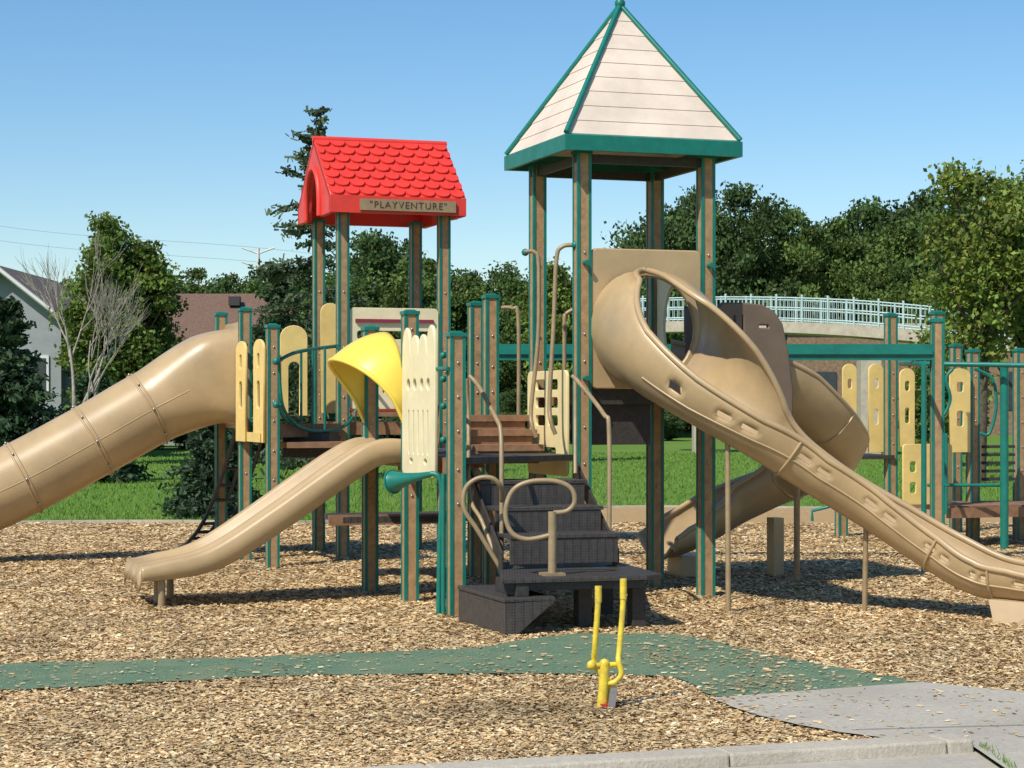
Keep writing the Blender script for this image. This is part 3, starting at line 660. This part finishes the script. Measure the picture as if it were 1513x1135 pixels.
# ======================= PLAYHOUSE TOWER =======================
ph=empty('playhouse_tower',(-1.5,23.3,0)); b=MB()
for p in(FL,FR,BL,BR): b.post(p.x,p.y,3.85)
b.obj('posts',ph)
Cp=(FL+BR)/2
def hp(a,bb,z): return Cp+U*a+V*bb+Z*z
b=MB(); hl=.78; hwid=.80; zr=4.74; ze=4.03; zb=3.84
for s in(-1,1):
    b.hull8([hp(-hl,s*hwid,ze-.06),hp(hl,s*hwid,ze-.06),hp(hl,0,zr-.07),hp(-hl,0,zr-.07),hp(-hl,s*hwid,ze),hp(hl,s*hwid,ze),hp(hl,0,zr),hp(-hl,0,zr)],'red')
    b.hull8([hp(-hl,s*(hwid-.04),zb),hp(hl,s*(hwid-.04),zb),hp(hl,s*(hwid+.015),zb),hp(-hl,s*(hwid+.015),zb),hp(-hl,s*(hwid-.04),ze),hp(hl,s*(hwid-.04),ze),hp(hl,s*(hwid+.015),ze),hp(-hl,s*(hwid+.015),ze)],'red')
    rowsN=7; d=(hp(0,0,zr)-hp(0,s*hwid,ze)); Ls=d.length; dn=d.normalized(); nr=U.cross(dn)*(1 if s<0 else -1); nr.normalize()
    if nr.z<0: nr=-nr
    base=hp(0,s*hwid,ze)
    for r_ in range(rowsN):
        nshr=9; wsh=2*hl/nshr; off=(r_%2)*.5
        for k in range(nshr+(r_%2)):
            cx=-hl+wsh*(k+.5-off*1.0); lo=max(cx-wsh*.485,-hl); hi_=min(cx+wsh*.485,hl)
            if hi_-lo<wsh*.3: continue
            pts=[];hy=Ls/rowsN
            for q in range(11):
                a=math.pi*q/10; pts.append(((lo+hi_)/2-(hi_-lo)/2*math.cos(a), r_*hy+hy*.55-hy*.55*math.sin(a)))
            pts+=[(hi_,(r_+1)*hy*.999),(lo,(r_+1)*hy*.999)]
            vb=[base+U*x_+dn*y_+nr*.001 for x_,y_ in pts]; vt=[base+U*x_+dn*y_+nr*(.026 if i<11 else .006) for i,(x_,y_) in enumerate(pts)]
            n_=len(pts); b.add(vb+vt,[tuple(range(n_,2*n_))]+[(i,(i+1)%n_,n_+(i+1)%n_,n_+i) for i in range(n_)],'red')
b.tube([hp(-hl-.01,0,zr),hp(hl+.01,0,zr)],.035,'red',8,0)
b.obj('red_roof',ph)
for s,xd in((-1,V),(1,V)):
    arc=[(-.33*math.cos(a),.0+.16+.40*math.sin(a)) for a in [math.pi*i/14 for i in range(15)]]
    out=[(-hwid,0),(-.33,0)]+arc+[(.33,0),(hwid,0),(hwid,ze-zb),(0,zr-zb-.02),(-hwid,ze-zb)]
    panel('gable_end',out,[],Cp+U*s*(hl-.03)+Z*zb,xd,'red',ph,.03,.01)
    b=MB(); A=[Cp+U*s*(hl+.012)+V*x_+Z*(zb+y_) for x_,y_ in [(-.33,0)]+arc+[(.33,0)]]; b.tube(A,.03,'red',8,0); b.obj('arch_trim',ph)
b=MB(); b.box(hp(.1,-hwid-.035,3.93),(1.10,.025,.125),'pipe'); b.obj('sign_board',ph)
tx=bpy.data.curves.new('sign_text','FONT'); tx.body='"PLAYVENTURE"'; tx.size=.105; tx.extrude=.003; tx.offset=-.0010; tx.align_x='CENTER'; tx.align_y='CENTER'; tx.space_character=1.2
t=bpy.data.objects.new('tmp',tx); sc.collection.objects.link(t); bpy.context.view_layer.update()
me=bpy.data.meshes.new_from_object(t.evaluated_get(bpy.context.evaluated_depsgraph_get())); bpy.data.objects.remove(t)
me.transform(Matrix.Translation(hp(.1,-hwid-.050,3.93))@Matrix((U,Z,U.cross(Z))).transposed().to_4x4()); me.materials.clear(); me.materials.append(M['etch'])
t=bpy.data.objects.new('sign_lettering',me); sc.collection.objects.link(t); par(t,ph)
b=MB(); b.box(Cp+Z*1.50,(1.1,1.1,.06),'black')
for sx in(-1,1): b.box(Cp+V*sx*.56+Z*1.46,(1.02,.04,.14),'deck'); b.box(Cp+U*sx*.56+Z*1.46,(.04,1.02,.14),'deck')
b.box(Cp+U*-.1-V*.9+Z*1.62,(.9,.3,.05),'deck')
b.obj('deck',ph)
o=(FL+FR)/2-V*.02
sl=[rrect(.035,.5,.015,2,-.36+.08*i,.42) for i in range(10)]
panel('slatted_panel',rrect(1.02,1.12,.05,4,0,.56),sl+[rrect(.86,.1,.03,3,0,.82)],o+Z*1.68,U,'cream_panel',ph,.014)
b=MB(); b.box(o-V*.03+Z*(1.68+.98),(.9,.03,.035),'wine'); b.obj('trim_strip',ph)
b=MB(); b.box(Cp+V*.5+Z*2.0,(.98,.02,.7),'redin'); b.obj('back_panel',ph)

# ======================= TEAL BEAM + RIGHT FRAME =======================
tb=empty('track_ride_beam',(2,21.5,0)); b=MB()
b.box((2.14,21.5,2.28),(4.62,.11,.17),'teal',0); b.box((2.14,21.43,2.28),(4.60,.03,.05),'teal',0)
b.post(-.22,21.5,2.6,0); b.post(4.5,21.5,2.6,0,bolts=False); b.obj('beam',tb)
rf=empty('climbing_frame',(5,25,0)); b=MB(); Q=[(4.72,25.3,2.83),(5.05,24.1,2.8),(5.72,25.2,2.38),(6.4,25.6,2.4)]
for x,y,t_ in Q: b.post(x,y,t_)
b.post(4.25,26.2,.75); b.post(5.9,27,2.5); b.obj('posts',rf)
b=MB(); b.prism([(5.1,24.1),(6.6,24.6),(6.5,25.6),(4.9,25.3)],.46,.52,'deck'); b.prism([(5.15,24.05),(6.6,24.55),(6.6,24.58),(5.15,24.09)],.38,.5,'deck')
b.prism([(4.3,25.1),(4.75,25.2),(4.6,26.2),(4.15,26.1)],1.05,1.1,'black'); b.obj('deck',rf)
for x_,y0,y1,d,w in((1255,538,670,25.6,.19),(1294,538,668,25.5,.20),(1340,545,660,25,.20),(1418,545,668,25,.28)):
    hh=(y1-y0)/3000*d; panel('barrier_panel',arch(w,hh,.08),[rrect(w*.35,.13,.03,3,0,hh*.78),rrect(w*.35,.2,.03,3,0,hh*.4)],site(x_,y1,d),U,'yel_panel',rf,.014)
hh=.72; panel('low_panel',rrect(.66,hh,.04,3,0,hh/2),[rrect(.09,.14,.03,3,x_,y_) for x_ in(-.2,.2) for y_ in(.2,.45)],site(1370,745,24.4),U,'yel_panel',rf,.014)
b=MB()
b.tube([site(1330,537,24),site(1400,538,24),site(1530,540,23.5)],.03,'teal',8)
b.tube([site(1365,540,20.6),site(1365,850,20.6)],.028,'teal',10,0); b.tube([site(1330,537,24),site(1345,536,22),site(1365,540,20.6)],.028,'teal',8)
b.tube([site(1484,540,23.9),site(1484,812,23.9)],.05,'teal',10,0)
b.tube([site(1372,545,24),site(1380,570,24),site(1378,600,24),site(1392,615,24),site(1404,590,24),site(1398,560,24),site(1408,545,24)],.02,'teal',8)
b.tube([site(1440,545,24),site(1466,560,24),site(1472,600,24),site(1462,640,24),site(1448,640,24)],.02,'teal',8)
b.tube([site(1370,717,24),site(1480,717,24)],.02,'teal',8,0); b.tube([site(1398,640,24),site(1398,760,24)],.02,'teal',8,0)
for i in range(5): b.box(site(1475,660+i*12,25.2),(.42,.1,.035),'black')
b.tube([site(1200,770,25),site(1200,755,25),site(1240,745,25)],.02,'teal',6,0)
b.obj('rails',rf)

# ======================= DIGGER TOY =======================
dg=empty('sand_digger',(.53,11.35,0)); b=MB(); d=11.35
S=lambda x,y,o=0: site(x,y,d+o)
b.tube([S(884,868,-.05),S(883,900,-.05),S(879,955,-.03),S(878,975,0),S(884,992,0),S(896,1003,0)],.016,'yel_paint',10)
b.tube([S(921,857,.05),S(920,900,.05),S(915,960,.03),S(914,976,0),S(918,996,0),S(908,1008,0),S(896,1010,0)],.016,'yel_paint',10)
b.tube([S(884,866,-.05),S(884,890,-.05)],.0195,'yel_paint',10,0); b.tube([S(921,855,.05),S(921,885,.05)],.0195,'yel_paint',10,0)
b.tube([S(868,984,-.02),S(912,982,.02)],.016,'yel_paint',8,0); b.ball(S(874,983,-.02),.028,'yel_paint',10); b.ball(S(893,981,0),.03,'yel_paint',10)
b.tube([S(893,978,0),S(892,1010,0),S(888,1052,0)],.028,'yel_paint',12,4)
b.tube([S(896,1002,0),S(899,1020,.02),S(896,1052,.02)],.02,'yel_paint',8)
p=S(905,1032,-.03); b.hull8([p+Vector(q) for q in[(-.03,-.02,-.07),(.01,-.02,-.07),(.01,.01,-.07),(-.03,.01,-.07),(-.012,-.02,.06),(.028,-.02,.06),(.028,.01,.06),(-.012,.01,.06)]],'steel')
b.box((.535,11.33,.035),(.085,.05,.03),'redin')
b.obj('frame_and_handles',dg)

# ======================= LIGHT / SKY / CAMERA =======================
EL=48; 
w=bpy.data.worlds.new('World'); sc.world=w; w.use_nodes=True; N=w.node_tree.nodes; L=w.node_tree.links
bg=N['Background']; sk=N.new('ShaderNodeTexSky'); sk.sky_type='NISHITA'; sk.sun_disc=False
sk.sun_elevation=math.radians(EL); sk.sun_rotation=math.radians(216); sk.air_density=1.0; sk.dust_density=.3; sk.ozone_density=2.8
hs_=N.new('ShaderNodeHueSaturation'); hs_.inputs['Saturation'].default_value=1.26; hs_.inputs['Value'].default_value=1.0
L.new(sk.outputs[0],hs_.inputs['Color']); L.new(hs_.outputs[0],bg.inputs[0]); bg.inputs[1].default_value=.133
ld=bpy.data.lights.new('sun','SUN'); ld.energy=5.0; ld.angle=math.radians(.5); ld.color=(1,.94,.82)
lo=bpy.data.objects.new('sun',ld); sc.collection.objects.link(lo)
ce=math.cos(math.radians(EL)); dirv=Vector((.59*ce,.807*ce,-math.sin(math.radians(EL))))
lo.rotation_euler=dirv.to_track_quat('-Z','Y').to_euler(); lo.location=(-10,-10,20)
cd=bpy.data.cameras.new('camera'); cam=bpy.data.objects.new('camera',cd); sc.collection.objects.link(cam); sc.camera=cam
cam.location=(0,0,EYE); cam.rotation_euler=(math.pi/2,0,0); cd.sensor_width=36; cd.lens=36*3000/1513; cd.shift_y=(600-567.5)/1513
cd.clip_end=3000; cd.clip_start=.1
sc.view_settings.view_transform='Standard'; sc.view_settings.look='None'; sc.view_settings.exposure=0
